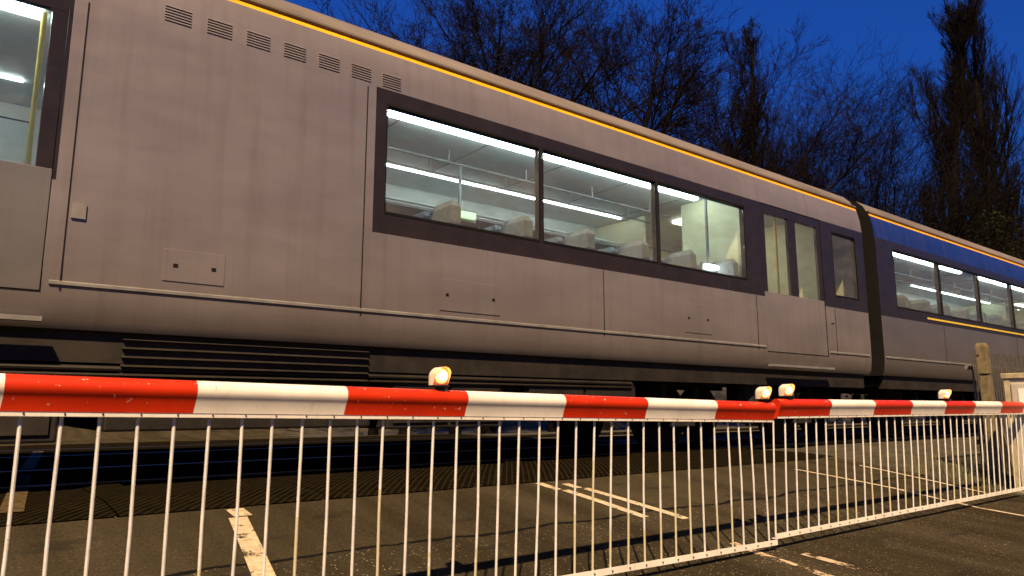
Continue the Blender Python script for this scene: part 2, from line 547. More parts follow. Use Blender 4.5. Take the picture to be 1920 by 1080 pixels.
for a, b in ((-300, -1.62), (8.17, 400)):
    bl = MB()
    ys = [4.2, 4.7, 5.4, 8.3, 11.2, 11.8, 12.5]
    zs = [-0.14, -0.10, -0.09, -0.10, -0.09, -0.10, -0.2]
    for i in range(6):
        bl.face([(a, ys[i], zs[i]), (b, ys[i], zs[i]), (b, ys[i + 1], zs[i + 1]), (a, ys[i + 1], zs[i + 1])], 'ballast')
    tag(bl.build("ballast"), kind='structure')
for y in RAILS:
    rb = MB()
    rb.box((-300, y - 0.035, -0.035), (400, y + 0.035, 0.0), 'steel')
    rb.box((-300, y - 0.012, -0.13), (400, y + 0.012, -0.035), 'rust')
    tag(rb.build("rail"), kind='structure')
sl = MB()
for x in list(np.arange(-14, -1.8, 0.65)) + list(np.arange(8.5, 60, 0.65)):
    for y in (6.6, 10.02):
        sl.box((x - 0.12, y - 1.25, -0.2), (x + 0.12, y + 1.25, -0.075), 'concrete')
tag(sl.build("track_sleepers"), kind='structure')

def mark(x, wd, y0, y1, m='mark', skew=None):
    o = profile_sheet("road_marking", m, x - wd / 2, x + wd / 2, y0, y1, 0.009 if y0 > 4.3 else 0.005, skew=skew)
    return o
mark(1.345, 0.10, 2.2, 4.12, 'mark', lambda y: (y - 4.12) * 0.185)
mark(1.38, 0.10, 4.14, 4.30, 'mark')
mark(0.43, 0.11, 4.62, 6.9, 'mark_shaded', lambda y: (y - 5.4) * 0.10)
mark(0.83, 0.11, 7.5, 10.4, 'mark_shaded', lambda y: (y - 9.0) * 0.12)
mark(3.70, 0.075, 3.30, 4.05, 'mark', lambda y: -(y - 3.6) * 0.03)
mark(3.64, 0.075, 4.07, 4.30, 'mark')
mark(3.93, 0.075, 3.18, 4.05, 'mark', lambda y: -(y - 3.6) * 0.10)
mark(3.84, 0.075, 4.07, 4.22, 'mark')
mark(3.78, 0.07, 2.0, 2.72, 'mark_worn', lambda y: (y - 2.4) * 0.12)
mark(4.05, 0.07, 2.08, 2.40, 'mark_worn')
mark(6.95, 0.05, 1.6, 4.02, 'mark', lambda y: -0.25 * max(0, y - 3.1))
mark(7.85, 0.05, 2.75, 3.95, 'mark', lambda y: 0.0)

# ------------------------------------------------------------------ barrier arms
ARM_Y = 2.5
D_ARM = 0.119
prof = [(0.004, 0.0), (0.003, 0.0125), (0.001, 0.0135), (-0.006, 0.050)]
for t in np.linspace(222, 0, 12):
    prof.append((0.012 + math.cos(math.radians(t)) * 0.034, 0.085 + math.sin(math.radians(t)) * 0.034))
prof += [(0.040, 0.050), (0.036, 0.0)]
N_WHITE = 2

def lamp(root, x, zt):
    """bracket, hooded casing and lit lens; the lens looks down the road towards -y"""
    y = ARM_Y + 0.010
    br = MB()
    br.box((x - 0.012, y - 0.02, zt - 0.006), (x + 0.014, y + 0.02, zt + 0.013), 'black')
    br.box((x - 0.030, y - 0.030, zt + 0.013), (x + 0.032, y + 0.034, zt + 0.018), 'black')
    z0 = zt + 0.0185
    o = []
    hb = MB()
    R, H = 0.035, 0.038
    def outline(s, dz=0.0, n=14):
        p = [(-R * s, 0.0 + dz)]
        for t in np.linspace(180, 0, n):
            p.append((R * s * math.cos(math.radians(t)), H + R * s * math.sin(math.radians(t)) + dz))
        p.append((R * s, 0.0 + dz))
        return p
    def fy(z):
        return -0.006 - 0.040 * min(1, z / 0.066)
    rings = [[(x + px, y + fy(pz), z0 + pz) for px, pz in outline(0.94, 0.002)],
             [(x + px, y + fy(pz), z0 + pz) for px, pz in outline(1)],
             [(x + px, y + 0.022, z0 + pz) for px, pz in outline(1)],
             [(x + px, y + 0.034, z0 + max(0, pz - 0.004)) for px, pz in outline(0.96)],
             [(x + px, y + 0.041, z0 + max(0, pz - 0.012)) for px, pz in outline(0.82)]]
    inner = [[(x + px, y - 0.003, z0 + pz) for px, pz in outline(0.93, 0.002)]]
    hb.sweep(inner + rings, 'hood', caps=True)
    turn = math.radians(-13 if x > 3 else -4)                 # aimed slightly back towards the middle of the road
    def aim(mb):
        mb.v = [(x + (p[0] - x) * math.cos(turn) - (p[1] - y) * math.sin(turn),
                 y + (p[0] - x) * math.sin(turn) + (p[1] - y) * math.cos(turn), p[2]) for p in mb.v]
    aim(hb)
    aim(br)
    hood = hb.build("warning_lamp", root, True)
    br.build("bracket", hood)
    lb = MB()
    rg = []
    cz = z0 + 0.037
    for k, (rr, yy) in enumerate(((0.0265, -0.006), (0.0265, -0.018), (0.021, -0.027), (0.014, -0.032), (0.006, -0.034))):
        rg.append([(x + rr * math.cos(t), y + yy, cz + rr * math.sin(t)) for t in np.linspace(0, 2 * math.pi, 24, endpoint=False)])
    lb.sweep(rg[2:], 'lens', caps=True)
    lb.sweep(rg[:3], 'lens_mid', caps=False)
    aim(lb)
    lb.build("lens", hood, True)
    rb = MB()
    rb.sweep([[(x + r * math.cos(t), y + yy, cz + r * math.sin(t)) for t in np.linspace(0, 2 * math.pi, 24, endpoint=False)]
              for r, yy in ((0.0315, -0.004), (0.0315, -0.016), (0.0272, -0.013), (0.0272, -0.004))], 'lens_rim', caps=False)
    aim(rb)
    rb.build("lens_ring", hood, True)
    return hood

def barrier(x0, x1, bounds, first_red, zb, slope, pickets, rail_x, rail_dz, lean, lamps, label, rail_joint=None, seed=1):
    rnd = random.Random(seed)
    root = empty("crossing_barrier", (0, 0, 0))
    tag(root, label, "barrier", "striped barrier arms across the road")
    zat = lambda x: zb + slope * x
    def ring(x):
        out = []
        for py, pz in prof:
            sk = -0.006 * max(0, (0.05 - pz) / 0.05)
            out.append((x + sk, ARM_Y + py, zat(x) + pz))
        return out
    bm = MB()
    bs = [x0] + bounds + [x1]
    red = first_red
    n = len(prof)
    for k in range(len(bs) - 1):
        a, b = ring(bs[k]), ring(bs[k + 1])
        for j in range(n):
            j2 = (j + 1) % n
            white = (not red) or j < N_WHITE or j == n - 1
            bm.face([a[j], b[j], b[j2], a[j2]], 'white' if white else 'red')
        red = not red
    bm.face(ring(x0), 'red')
    bm.face(list(reversed(ring(x1))), 'red')
    beam = bm.build("beam", root, False)
    # merge so the tube shades smoothly
    b2 = bmesh.new()
    b2.from_mesh(beam.data)
    bmesh.ops.remove_doubles(b2, verts=b2.verts, dist=0.0003)
    bmesh.ops.recalc_face_normals(b2, faces=b2.faces)
    b2.to_mesh(beam.data)
    b2.free()
    beam.data.shade_smooth()
    beam.data.set_sharp_from_angle(angle=math.radians(26))
    # bolts along the white strip
    bo = MB()
    for x in pickets:
        c = (x + 0.004, ARM_Y + 0.0035, zat(x) + 0.0075)
        bo.sweep([[(c[0] + r * math.cos(t), c[1] + yy, c[2] + r * math.sin(t)) for t in np.linspace(0, 2 * math.pi, 8, endpoint=False)]
                  for r, yy in ((0.003, 0.002), (0.003, -0.002), (0.0018, -0.003))], 'bolt')
    tag(bo.build("bolt", beam), kind='stuff')
    # end disc
    zr = lambda x: zat(x) + rail_dz
    rb = MB()
    segs = [rail_x[0], rail_x[1]] if rail_joint is None else [rail_x[0], rail_joint, rail_x[1]]
    for k in range(len(segs) - 1):
        a, b = segs[k], segs[k + 1]
        oy = -0.004 * k
        for z_lo, z_hi, ya, yb in ((0.0, 0.030, 0.016, 0.019), (0.0, 0.003, 0.019, 0.048)):
            rb.sweep([[(x, ARM_Y + oy + ya, zr(x) + z_lo), (x, ARM_Y + oy + yb, zr(x) + z_lo), (x, ARM_Y + oy + yb, zr(x) + z_hi), (x, ARM_Y + oy + ya, zr(x) + z_hi)]
                      for x in (a, b)], 'rail_white')
    for x in pickets:
        xl = x + lean(x)
        if not rail_x[0] + 0.01 < xl < rail_x[1] - 0.01:
            continue
        rb.sweep([[(xl + r * math.cos(t), ARM_Y + yy, zr(xl) + 0.015 + r * math.sin(t)) for t in np.linspace(0, 2 * math.pi, 8, endpoint=False)]
                  for r, yy in ((0.0036, 0.016), (0.0036, 0.0105), (0.002, 0.009))], 'bolt')
    rb.build("bottom_rail", root)
    for x in pickets:
        xl = x + lean(x) + rnd.uniform(-0.004, 0.004)
        xl = min(max(xl, rail_x[0] + 0.008), rail_x[1] - 0.008)
        pk = MB()
        top = Vector((x, ARM_Y + 0.026, zat(x) + 0.02))
        bot = Vector((xl, ARM_Y + 0.026, zr(xl) + 0.004))
        mid = top.lerp(bot, 0.5) + Vector((rnd.uniform(-0.004, 0.004), rnd.uniform(-0.004, 0.004), 0))
        pk.tube([top, mid, bot], 0.0053, 'picket', 8)
        pk.build("picket", root, True)
    for x in lamps:
        lamp(root, x, zat(x) + D_ARM)
    return root

# measured positions along the arms (metres along the track)
import math as _m
def on_arm(px, py):
    d = fw + rt * ((px - 960) / F_PX) + up * ((540 - py) / F_PX)
    return d.x * ARM_Y / d.y
pkL = [on_arm(p, 785) for p in (-40, 40, 118, 190, 262, 331, 397, 459, 516, 573, 625, 676, 725, 773, 820, 864, 905, 944, 981, 1019, 1054, 1088, 1122, 1154, 1185, 1214, 1243, 1270, 1297, 1321, 1346, 1371, 1391, 1413, 1437)]
pkL = [pkL[0] - 0.11 * k for k in range(6, 0, -1)] + pkL
pkR = [on_arm(p, 782) for p in (1457, 1479, 1498, 1518, 1537, 1555, 1572, 1590, 1606, 1623, 1638, 1654, 1669, 1684, 1698, 1712, 1725, 1738, 1751, 1763, 1776, 1788, 1800)]
while pkR[-1] < 8.2:
    pkR.append(pkR[-1] + 0.126)
left_arm = barrier(-1.0, 3.985, [-0.42, 0.141, 0.657, 1.183, 1.722, 2.268, 2.831, 3.406], True, 0.52 - 0.0225, -0.0172, pkL, (-1.0, 3.975), -0.712,
        lambda x: -0.030 * math.exp(-((x - 2.4) / 0.9) ** 2), [1.60, 3.905],
        "near red and white barrier arm with the widest stripes, filling the left of the crossing", seed=3)
right_arm = barrier(4.035, 8.44, [4.642, 5.248, 5.843, 6.455, 7.061, 7.683, 8.26], True, 0.52 - 0.0695, 0.0, pkR, (3.965, 8.30), -0.700,
        lambda x: -0.045 - 0.012 * (x - 4.0), [4.16, 6.52],
        "farther red and white barrier arm ending at the grey cabinet by the concrete post", rail_joint=5.95, seed=4)

# ------------------------------------------------------------------ post, cabinet, fence on the right
cab = MB()
cab.box((8.46, 2.10, -0.345), (9.02, 2.69, 0.80), 'cabinet')
cabo = tag(cab.build("barrier_cabinet", None, bevel=0.008), "pale grey barrier machine cabinet with a white plate, at the right edge", "cabinet")
t = MB()
t.box((8.44, 2.08, 0.801), (9.04, 2.715, 0.855), 'cabinet_trim')
t.build("lid", cabo, bevel=0.006)
t = MB()
t.box((8.452, 2.645, -0.34), (8.459, 2.695, 0.80), 'cabinet_trim')
t.box((8.452, 2.15, -0.34), (8.459, 2.20, 0.80), 'cabinet_trim')
t.build("corner_trim", cabo)
t = MB()
t.box((8.447, 2.23, -0.28), (8.459, 2.635, 0.75), 'cabinet')
dr = t.build("door", cabo, bevel=0.004)
t = MB()
t.box((8.442, 2.30, 0.55), (8.4465, 2.575, 0.70), 'notice')
t.build("plate", dr)
t = MB()
t.box((8.441, 2.26, 0.2), (8.4468, 2.29, 0.30), 'bolt')
t.build("handle", dr)

ps = MB()
px0, px1, py0, py1 = 9.20, 9.305, 3.075, 3.18
def post_ring(z, s=0.0, dx=0.0):
    return [(px0 + s + dx, py0 + s, z), (px1 - s + dx, py0 + s, z), (px1 - s + dx, py1 - s, z), (px0 + s + dx, py1 - s, z)]
ps.sweep([post_ring(-0.45, -0.004), post_ring(0.3, 0.004), post_ring(0.872, 0.010), post_ring(0.872, 0.022), post_ring(0.886, 0.022), post_ring(0.886, -0.002),
          post_ring(1.19, -0.002), post_ring(1.215, 0.003), post_ring(1.235, 0.014)], 'concrete')
po = tag(ps.build("fence_post", None, bevel=0.008), "tall mossy concrete post with a notched top, behind the farther barrier arm", "post")
pb = MB()
pb.sweep([[(px0 - 0.003 - d, py0 + 0.08 + r * math.cos(t), 1.10 + r * math.sin(t)) for t in np.linspace(0, 2 * math.pi, 10, endpoint=False)] for r, d in ((0.012, -0.004), (0.012, 0.004), (0.006, 0.008))], 'bolt')
pb.build("bolt", po)

fr = empty("mesh_fence", (9.6, 3.3, -0.3))
tag(fr, "fence of close upright bars running away behind the concrete post", "fence")
bars = MB()
for k in range(90):
    x = 9.42 + k * 0.075
    bars.box((x, 3.30, -0.35), (x + 0.022, 3.312, 1.17 + 0.012 * math.sin(k * 2.3)), 'fence_metal')
bars.build("bar_panel", fr, off=(9.6, 3.3, -0.3))
for z in (0.1, 0.95):
    rl = MB()
    rl.box((9.35, 3.314, z), (16, 3.36, z + 0.05), 'fence')
    rl.build("cross_rail", fr, off=(9.6, 3.3, -0.3))
st = MB()
st.sweep([[(9.45 + 0.52 * k, 3.16 + a, 0.86 - 1.2 * k + b) for a, b in ((0, 0), (0.07, 0), (0.07, 0.09), (0, 0.09))] for k in (0, 1)], 'fence')
st.build("brace", fr, off=(9.6, 3.3, -0.3))
st = MB()
st.box((9.40, 3.12, -0.35), (9.46, 3.18, 0.88), 'fence')
st.build("stub_post", fr, off=(9.6, 3.3, -0.3))

# verge grass round the post
rg = random.Random(5)
gr = MB()
for k in range(2600):
    x = rg.uniform(8.16, 10.5)
    y = rg.uniform(2.78, 4.1)
    if rg.random() > math.exp(-((y - 3.05) / 0.45) ** 2) + 0.12:
        continue
    h = rg.uniform(0.03, 0.14) * (1.4 if rg.random() < 0.12 else 1)
    a = rg.uniform(0, 6.28)
    l = rg.uniform(0, 0.6) * h
    wd = 0.003
    b = Vector((x, y, gz(y) - 0.012))
    tp = b + Vector((math.cos(a) * l, math.sin(a) * l, h))
    s = Vector((-math.sin(a) * wd, math.cos(a) * wd, 0))
    gr.face([b - s, b + s, tp], 'grass')
tag(gr.build("grass"), "thin dry grass growing round the foot of the concrete post", "grass", kind='stuff')

# ------------------------------------------------------------------ the train
YC = 6.60
HALF = [(1.00, 1.34), (1.06, 1.375), (1.22, 1.395), (1.45, 1.40), (1.93, 1.40), (2.12, 1.40), (3.05, 1.40), (3.19, 1.398), (3.36, 1.385), (3.545, 1.345), (3.59, 1.325)]
ROOFP = [(3.59, 1.325), (3.605, 1.345), (3.622, 1.345), (3.63, 1.30), (3.72, 1.25), (3.82, 1.15), (3.90, 1.00), (3.97, 0.75), (4.02, 0.4), (4.04, 0.0)]
def half_at(z):
    zs = [h[0] for h in HALF]
    return float(np.interp(z, zs, [h[1] for h in HALF]))

def carriage(x0, x1, wins, doors, band, livery, label, extras):
    cx = (x0 + x1) / 2
    root = empty("train_carriage", (cx, YC, 0))
    tag(root, label, "train carriage", "carriages of the train")
    OFF = (cx, YC, 0)
    def B(mb, name, parent=root, smooth=False, bevel=0.0):
        o = mb.build(name, parent, smooth, off=OFF, bevel=bevel)
        return o
    zs = [h[0] for h in HALF]
    holes = [(a, b, 2.12, 3.05) for a, b in wins] + [(a, b, 1.22, 3.19) for a, b in doors]
    xs = {x0, x1}
    for a, b, _, _ in holes:
        xs |= {a, b}
    for a, b in band:
        xs |= {max(a, x0), min(b, x1)}
    x = x0
    while x < x1:
        xs.add(round(x, 3))
        x += 1.5
    xs = sorted(xs)
    def inhole(xa, za):
        return any(a < xa < b and c < za < d for a, b, c, d in holes)
    body = MB()
    for side in (-1, 1):
        for i in range(len(xs) - 1):
            for k in range(len(zs) - 1):
                xm, zm = (xs[i] + xs[i + 1]) / 2, (zs[k] + zs[k + 1]) / 2
                if inhole(xm, zm):
                    continue
                m = livery(xm, zm)
                if 1.93 < zm < 3.19 and any(a < xm < b for a, b in band):
                    m = 'band'
                if zm > 3.545:
                    m = 'orange'
                body.face([(xs[i], YC + side * HALF[k][1], zs[k]), (xs[i + 1], YC + side * HALF[k][1], zs[k]),
                           (xs[i + 1], YC + side * HALF[k + 1][1], zs[k + 1]), (xs[i], YC + side * HALF[k + 1][1], zs[k + 1])], m)
    # reveals of the openings
    for side in (-1, 1):
        for a, b, c, d in holes:
            yo, yi = YC + side * 1.3995, YC + side * 1.325
            for q in ([(a, yo, c), (a, yi, c), (a, yi, d), (a, yo, d)], [(b, yo, c), (b, yi, c), (b, yi, d), (b, yo, d)],
                      [(a, yo, c), (b, yo, c), (b, yi, c), (a, yi, c)], [(a, yo, d), (b, yo, d), (b, yi, d), (a, yi, d)]):
                body.face(q, 'gasket')
    for xe in (x0, x1):
        pts = [(xe, YC - h, z) for z, h in HALF] + [(xe, YC - h, z) for z, h in ROOFP[1:]] + [(xe, YC + h, z) for z, h in reversed(ROOFP[:-1])] + [(xe, YC + h, z) for z, h in reversed(HALF[:-1])]
        body.face(pts, 'gasket')
    body.face([(x0, YC - 1.34, 1.0), (x1, YC - 1.34, 1.0), (x1, YC + 1.34, 1.0), (x0, YC + 1.34, 1.0)], 'under')
    bo = B(body, "body")
    b2 = bmesh.new()
    b2.from_mesh(bo.data)
    bmesh.ops.remove_doubles(b2, verts=b2.verts, dist=0.0003)
    bmesh.ops.recalc_face_normals(b2, faces=b2.faces)
    b2.to_mesh(bo.data)
    b2.free()
    bo.data.shade_smooth()
    bo.data.set_sharp_from_angle(angle=math.radians(32))
    # roof with ribs
    rf = MB()
    ring = [(h, z) for z, h in ROOFP]
    full = [(-h, z) for h, z in ring] + [(h, z) for h, z in reversed(ring[:-1])]
    rf.sweep([[(x, YC + h, z) for h, z in full] for x in (x0, x1)], 'roof', caps=False, closed=False)
    ro = B(rf, "roof", smooth=True)
    for k in range(int((x1 - x0) / 1.4)):
        pass
    # panel seams on the body side (thin raised joints)
    for x in extras.get('seams', []):
        sm = MB()
        sm.box((x - 0.004, YC - 1.4035, 1.24), (x + 0.004, YC - 1.398, 1.925), 'gasket')
        if not any(a - 0.01 < x < b + 0.01 for a, b in band):
            sm.box((x - 0.004, YC - 1.4035, 1.93), (x + 0.004, YC - 1.398, 3.17), 'gasket')
        B(sm, "panel_seam", bo)
    rs = MB()
    for u, v in zip([x0 + 0.05] + [b + 0.04 for a, b in doors], [a - 0.04 for a, b in doors] + [x1 - 0.05]):
        rs.sweep([[(x, YC - 1.3965, 1.262), (x, YC - 1.408, 1.270), (x, YC - 1.408, 1.288), (x, YC - 1.3975, 1.296)] for x in (u, v)], 'grey')
    B(rs, "rubbing_strip", bo)
    for u, v, c, d in extras.get('hatches', []):
        hb = MB()
        hb.box((u, YC - 1.4035, c), (v, YC - 1.398, d), livery(u, c))
        ho = B(hb, "access_hatch", bevel=0.002)
        hl = MB()
        for q in (u + 0.06, v - 0.09):
            hl.box((q, YC - 1.4065, (c + d) / 2 - 0.012), (q + 0.03, YC - 1.4036, (c + d) / 2 + 0.012), 'gasket')
        tag(B(hl, "latch", ho), kind='stuff')
    for x in extras.get('handrails', []):
        hb = MB()
        hb.tube([(x, YC - 1.40, 1.42), (x, YC - 1.44, 1.45), (x, YC - 1.44, 2.35), (x, YC - 1.40, 2.38)], 0.012, 'yellow', 8)
        B(hb, "handrail", bo, True)
    # glazing
    for a, b in wins:
        for side in (-1, 1):
            g = MB()
            y = YC + side * 1.385
            g.box((a + 0.002, min(y, y - side * 0.008), 2.122), (b - 0.002, max(y, y - side * 0.008), 3.048), 'glass')
            if side < 0:
                wo = B(g, "window")
                s = MB()
                for u in ((a, a + 0.012), (b - 0.012, b)):
                    s.box((u[0], YC - 1.4035, 2.10), (u[1], YC - 1.4005, 3.07), 'gasket')
                s.box((a + 0.0121, YC - 1.4035, 2.10), (b - 0.0121, YC - 1.4005, 2.122), 'gasket')
                s.box((a + 0.0121, YC - 1.4035, 3.048), (b - 0.0121, YC - 1.4005, 3.07), 'gasket')
                B(s, "frame", wo)
            else:
                B(g, "window")
    # doors
    for a, b in doors:
        mid = (a + b) / 2
        for u, v in ((a + 0.004, mid - 0.004), (mid + 0.004, b - 0.004)):
            d = MB()
            y0, y1 = YC - 1.392, YC - 1.345
            low = 'doorpaint' if b < 2 else livery(mid, 1.5)
            d.box((u, y0, 1.225), (v, y1, 2.0), low)
            d.box((u, y0, 3.06), (v, y1, 3.185), 'band')
            d.box((u, y0, 2.0), (u + 0.09, y1, 3.06), 'band')
            d.box((v - 0.09, y0, 2.0), (v, y1, 3.06), 'band')
            do = B(d, "door", bevel=0.003)
            g = MB()
            g.box((u + 0.0901, y0 + 0.01, 2.0), (v - 0.0901, y0 + 0.018, 3.06), 'glass')
            B(g, "door_window", do)
        p = MB()
        p.box((b + 0.12, YC - 1.412, 1.70), (b + 0.2, YC - 1.401, 1.80), 'grey')
        B(p, "door_button")
        p = MB()
        p.box((a - 0.02, YC - 1.46, 1.03), (b + 0.02, YC - 1.402, 1.06), 'grey')
        B(p, "door_step")
        d = MB()
        d.box((a, YC + 1.345, 1.225), (b, YC + 1.392, 3.18), 'cream' if b > 2 else 'liner')
        B(d, "door")
    # interior
    it = MB()
    for side in (-1, 1):
        y = YC + side * 1.325
        for i in range(len(xs) - 1):
            zz = [1.22, 2.12, 3.05, 3.19, 3.33]
            for k in range(4):
                xm, zm = (xs[i] + xs[i + 1]) / 2, (zz[k] + zz[k + 1]) / 2
                if inhole(xm, zm):
                    continue
                it.face([(xs[i], y, zz[k]), (xs[i + 1], y, zz[k]), (xs[i + 1], y, zz[k + 1]), (xs[i], y, zz[k + 1])], 'liner')
    it.face([(x0 + .02, YC - 1.325, 3.33), (x1 - .02, YC - 1.325, 3.33), (x1 - .02, YC + 1.325, 3.33), (x0 + .02, YC + 1.325, 3.33)], 'ceil')
    it.face([(x0 + .02, YC - 1.325, 1.22), (x1 - .02, YC - 1.325, 1.22), (x1 - .02, YC + 1.325, 1.22), (x0 + .02, YC + 1.325, 1.22)], 'floor')
    for xe in [x0 + 0.03, x1 - 0.03]:
        it.face([(xe, YC - 1.325, 1.22), (xe, YC + 1.325, 1.22), (xe, YC + 1.325, 3.33), (xe, YC - 1.325, 3.33)], 'cream')
    ino = B(it, "interior_lining")
    # draught screens either side of the doors
    for a, b in doors:
        for x in (a - 0.28, b + 0.28):
            if x0 + 0.1 < x < x1 - 0.1:
                s = MB()
                pm = 'cream' if x > 3 else 'liner'
                s.box((x - 0.02, YC - 1.32, 1.23), (x + 0.02, YC - 0.35, 3.32), pm)
                s.box((x - 0.02, YC + 0.35, 1.23), (x + 0.02, YC + 1.32, 3.32), pm)
                B(s, "partition")
        for x in (a + 0.1, b - 0.1):
            pz = MB()
            pz.tube([(x, YC - 0.75, 1.23), (x, YC - 0.75, 3.32)], 0.018, 'yellow', 10)
            B(pz, "grab_pole", smooth=True)
        pn = MB()
        pn.box((a + 0.3, YC - 0.45, 3.29), (b - 0.3, YC + 0.3, 3.328), 'strip2')
        if b > 2:
            B(pn, "vestibule_light")
    for a, b in extras.get('strips', []):
        s = MB()
        s.box((a, YC - 0.76, 3.285), (b, YC - 0.69, 3.328), 'strip')
        B(s, "ceiling_light")
        s = MB()
        s.box((a, YC + 0.66, 3.312), (b, YC + 0.68, 3.328), 'strip')
        B(s, "ceiling_light")
    # ceiling joints, racks
    for a, b in extras.get('saloon', []):
        rk = MB()
        rk.box((a, YC + 0.78, 2.90), (b, YC + 1.31, 2.93), 'grey')
        rk.tube([(a, YC + 0.74, 2.95), (b, YC + 0.74, 2.95)], 0.018, 'ceil', 8)
        B(rk, "luggage_rack")
        hr = MB()
        hr.tube([(a, YC - 0.2, 3.18), (b, YC - 0.2, 3.18)], 0.014, 'grey', 8)
        hr.tube([(a, YC + 0.2, 3.18), (b, YC + 0.2, 3.18)], 0.014, 'grey', 8)
        k = a + 0.3
        while k < b:
            for yy in (-0.2, 0.2):
                hr.tube([(k, YC + yy, 3.18), (k, YC + yy, 3.32)], 0.01, 'grey', 6)
            k += 1.1
        B(hr, "grab_rail", smooth=True)
        k = a + 0.55
        while k < b:
            cj = MB()
            cj.box((k, YC - 0.66, 3.322), (k + 0.012, YC + 0.64, 3.3285), 'grey')
            B(cj, "ceiling_joint", ino)
            k += 1.1
        k = a + 0.3
        n = 0
        while k < b - 0.3:
            for yy in (-1.30, 0.36):
                se = MB()
                for q in (0, 1):
                    y0 = YC + yy + q * 0.47
                    se.box((k, y0, 1.62), (k + 0.44, y0 + 0.45, 1.72), 'seat')
                    se.sweep([[(k + 0.42 + dx - wd / 2, y0 + 0.02, z), (k + 0.42 + dx + wd / 2, y0 + 0.02, z), (k + 0.42 + dx + wd / 2, y0 + 0.43, z), (k + 0.42 + dx - wd / 2, y0 + 0.43, z)]
                              for dx, wd, z in ((0, .10, 1.70), (.04, .11, 2.0), (.07, .10, 2.18))], 'seat')
                    se.sweep([[(k + 0.42 + dx - wd / 2, y0 + e, z), (k + 0.42 + dx + wd / 2, y0 + e, z), (k + 0.42 + dx + wd / 2, y0 + 0.45 - e, z), (k + 0.42 + dx - wd / 2, y0 + 0.45 - e, z)]
                              for dx, wd, z, e in ((.072, .108, 2.18, .03), (.08, .11, 2.34, .04), (.09, .07, 2.40, .09))], 'headrest')
                    se.box((k + 0.08, y0 + 0.1, 1.23), (k + 0.3, y0 + 0.35, 1.62), 'grey')
                B(se, "seat")
            k += 0.86
            n += 1
    for x, y, z, wd, hh, m in extras.get('lit', []):  # the information display, and the added glow bar standing for a reflection
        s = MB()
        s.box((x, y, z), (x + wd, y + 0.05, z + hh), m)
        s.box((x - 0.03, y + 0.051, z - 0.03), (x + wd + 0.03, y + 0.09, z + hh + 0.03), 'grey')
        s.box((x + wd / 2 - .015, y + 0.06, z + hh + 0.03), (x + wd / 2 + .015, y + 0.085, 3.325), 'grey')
        B(s, "display_or_glow_bar")
    for a, b in extras.get('trim', []):
        s = MB()
        s.box((a, YC - 1.407, 1.995), (b, YC - 1.4012, 2.025), 'yellow')
        B(s, "waist_stripe", bo)
    # added slat rows under the cantrail, standing for repeated light streaks
    for a, b, n in extras.get('streak_slats', []):
        wd = (b - a) / n
        for k in range(n):
            v = MB()
            u = a + k * wd + 0.03
            e = u + wd * 0.62
            yo = YC - half_at(3.27)
            for zz in np.arange(3.215, 3.34, 0.022):
                yy = YC - half_at(zz)
                v.sweep([[(x, yy - 0.007, zz), (x, yy + 0.004, zz + 0.018), (x, yy + 0.004, zz)] for x in (u, e)], 'silver')
            B(v, "streak_slat")
    # underframe: solebar, cases, bogies
    s = MB()
    s.box((x0 + 0.1, YC - 1.30, 0.80), (x1 - 0.1, YC - 1.22, 0.998), 'case')
    s.box((x0 + 0.1, YC + 1.22, 0.80), (x1 - 0.1, YC + 1.30, 0.998), 'case')
    s.box((x0 + 0.1, YC - 1.2, 0.86), (x1 - 0.1, YC + 1.2, 0.94), 'under')
    uf = B(s, "underframe")
    s = MB()
    for yy, zz, rr in ((-1.29, 0.765, 0.018), (-1.285, 0.725, 0.012), (-1.18, 0.70, 0.03)):
        s.tube([(x0 + 5.2, YC + yy, zz), (x1 - 5.2, YC + yy, zz)], rr, 'case', 8)
    B(s, "pipe_run", uf, True)
    for a, b, zb, louv in extras.get('cases', []):
        c = MB()
        c.box((a, YC - 1.26, zb), (b, YC + 1.2, 0.80), 'under')
        co = B(c, "equipment_case", bevel=0.015)
        lv = MB()
        if louv:
            zz = 0.985
            c2 = MB()
            for k in range(7):
                z = 0.80 - 0.02 + (k - 3) * 0.058
                lv.sweep([[(x, YC - 1.33, z), (x, YC - 1.262, z + 0.034), (x, YC - 1.262, z)] for x in (a + 0.06, b - 0.06)], 'case')
            B(lv, "louvre_grille", co)
        else:
            lv.box((a + 0.05, YC - 1.275, zb + 0.05), ((a + b) / 2 - 0.02, YC - 1.2605, 0.78), 'case')
            lv.box(((a + b) / 2 + 0.02, YC - 1.275, zb + 0.05), (b - 0.05, YC - 1.2605, 0.78), 'case')
            B(lv, "access_panel", co)
    for xc in (x0 + 2.8, x1 - 2.8):
        bg_ = MB()
        for sd in (-1, 1):
            y = YC + sd * 1.02
            bg_.sweep([[(xc + dx, y - 0.07, z0), (xc + dx, y + 0.07, z0), (xc + dx, y + 0.07, z1), (xc + dx, y - 0.07, z1)]
                       for dx, z0, z1 in ((-1.75, .42, .60), (-1.05, .42, .62), (-.55, .36, .52), (.55, .36, .52), (1.05, .42, .62), (1.75, .42, .60))], 'under')
            for dx in (-1.3, 1.3):
                bg_.box((xc + dx - 0.17, y - 0.10, 0.30), (xc + dx + 0.17, y + 0.10, 0.50), 'case')
                bg_.tube([(xc + dx - 0.3, y, 0.5), (xc + dx - 0.3, y, 0.78)], 0.06, 'under', 8)
                bg_.tube([(xc + dx + 0.3, y, 0.5), (xc + dx + 0.3, y, 0.78)], 0.06, 'under', 8)
            bg_.tube([(xc, y, 0.5), (xc, y, 0.86)], 0.2, 'under', 12)
        bg_.box((xc - 0.3, YC - 1.0, 0.4), (xc + 0.3, YC + 1.0, 0.6), 'under')
        bgo = B(bg_, "bogie")
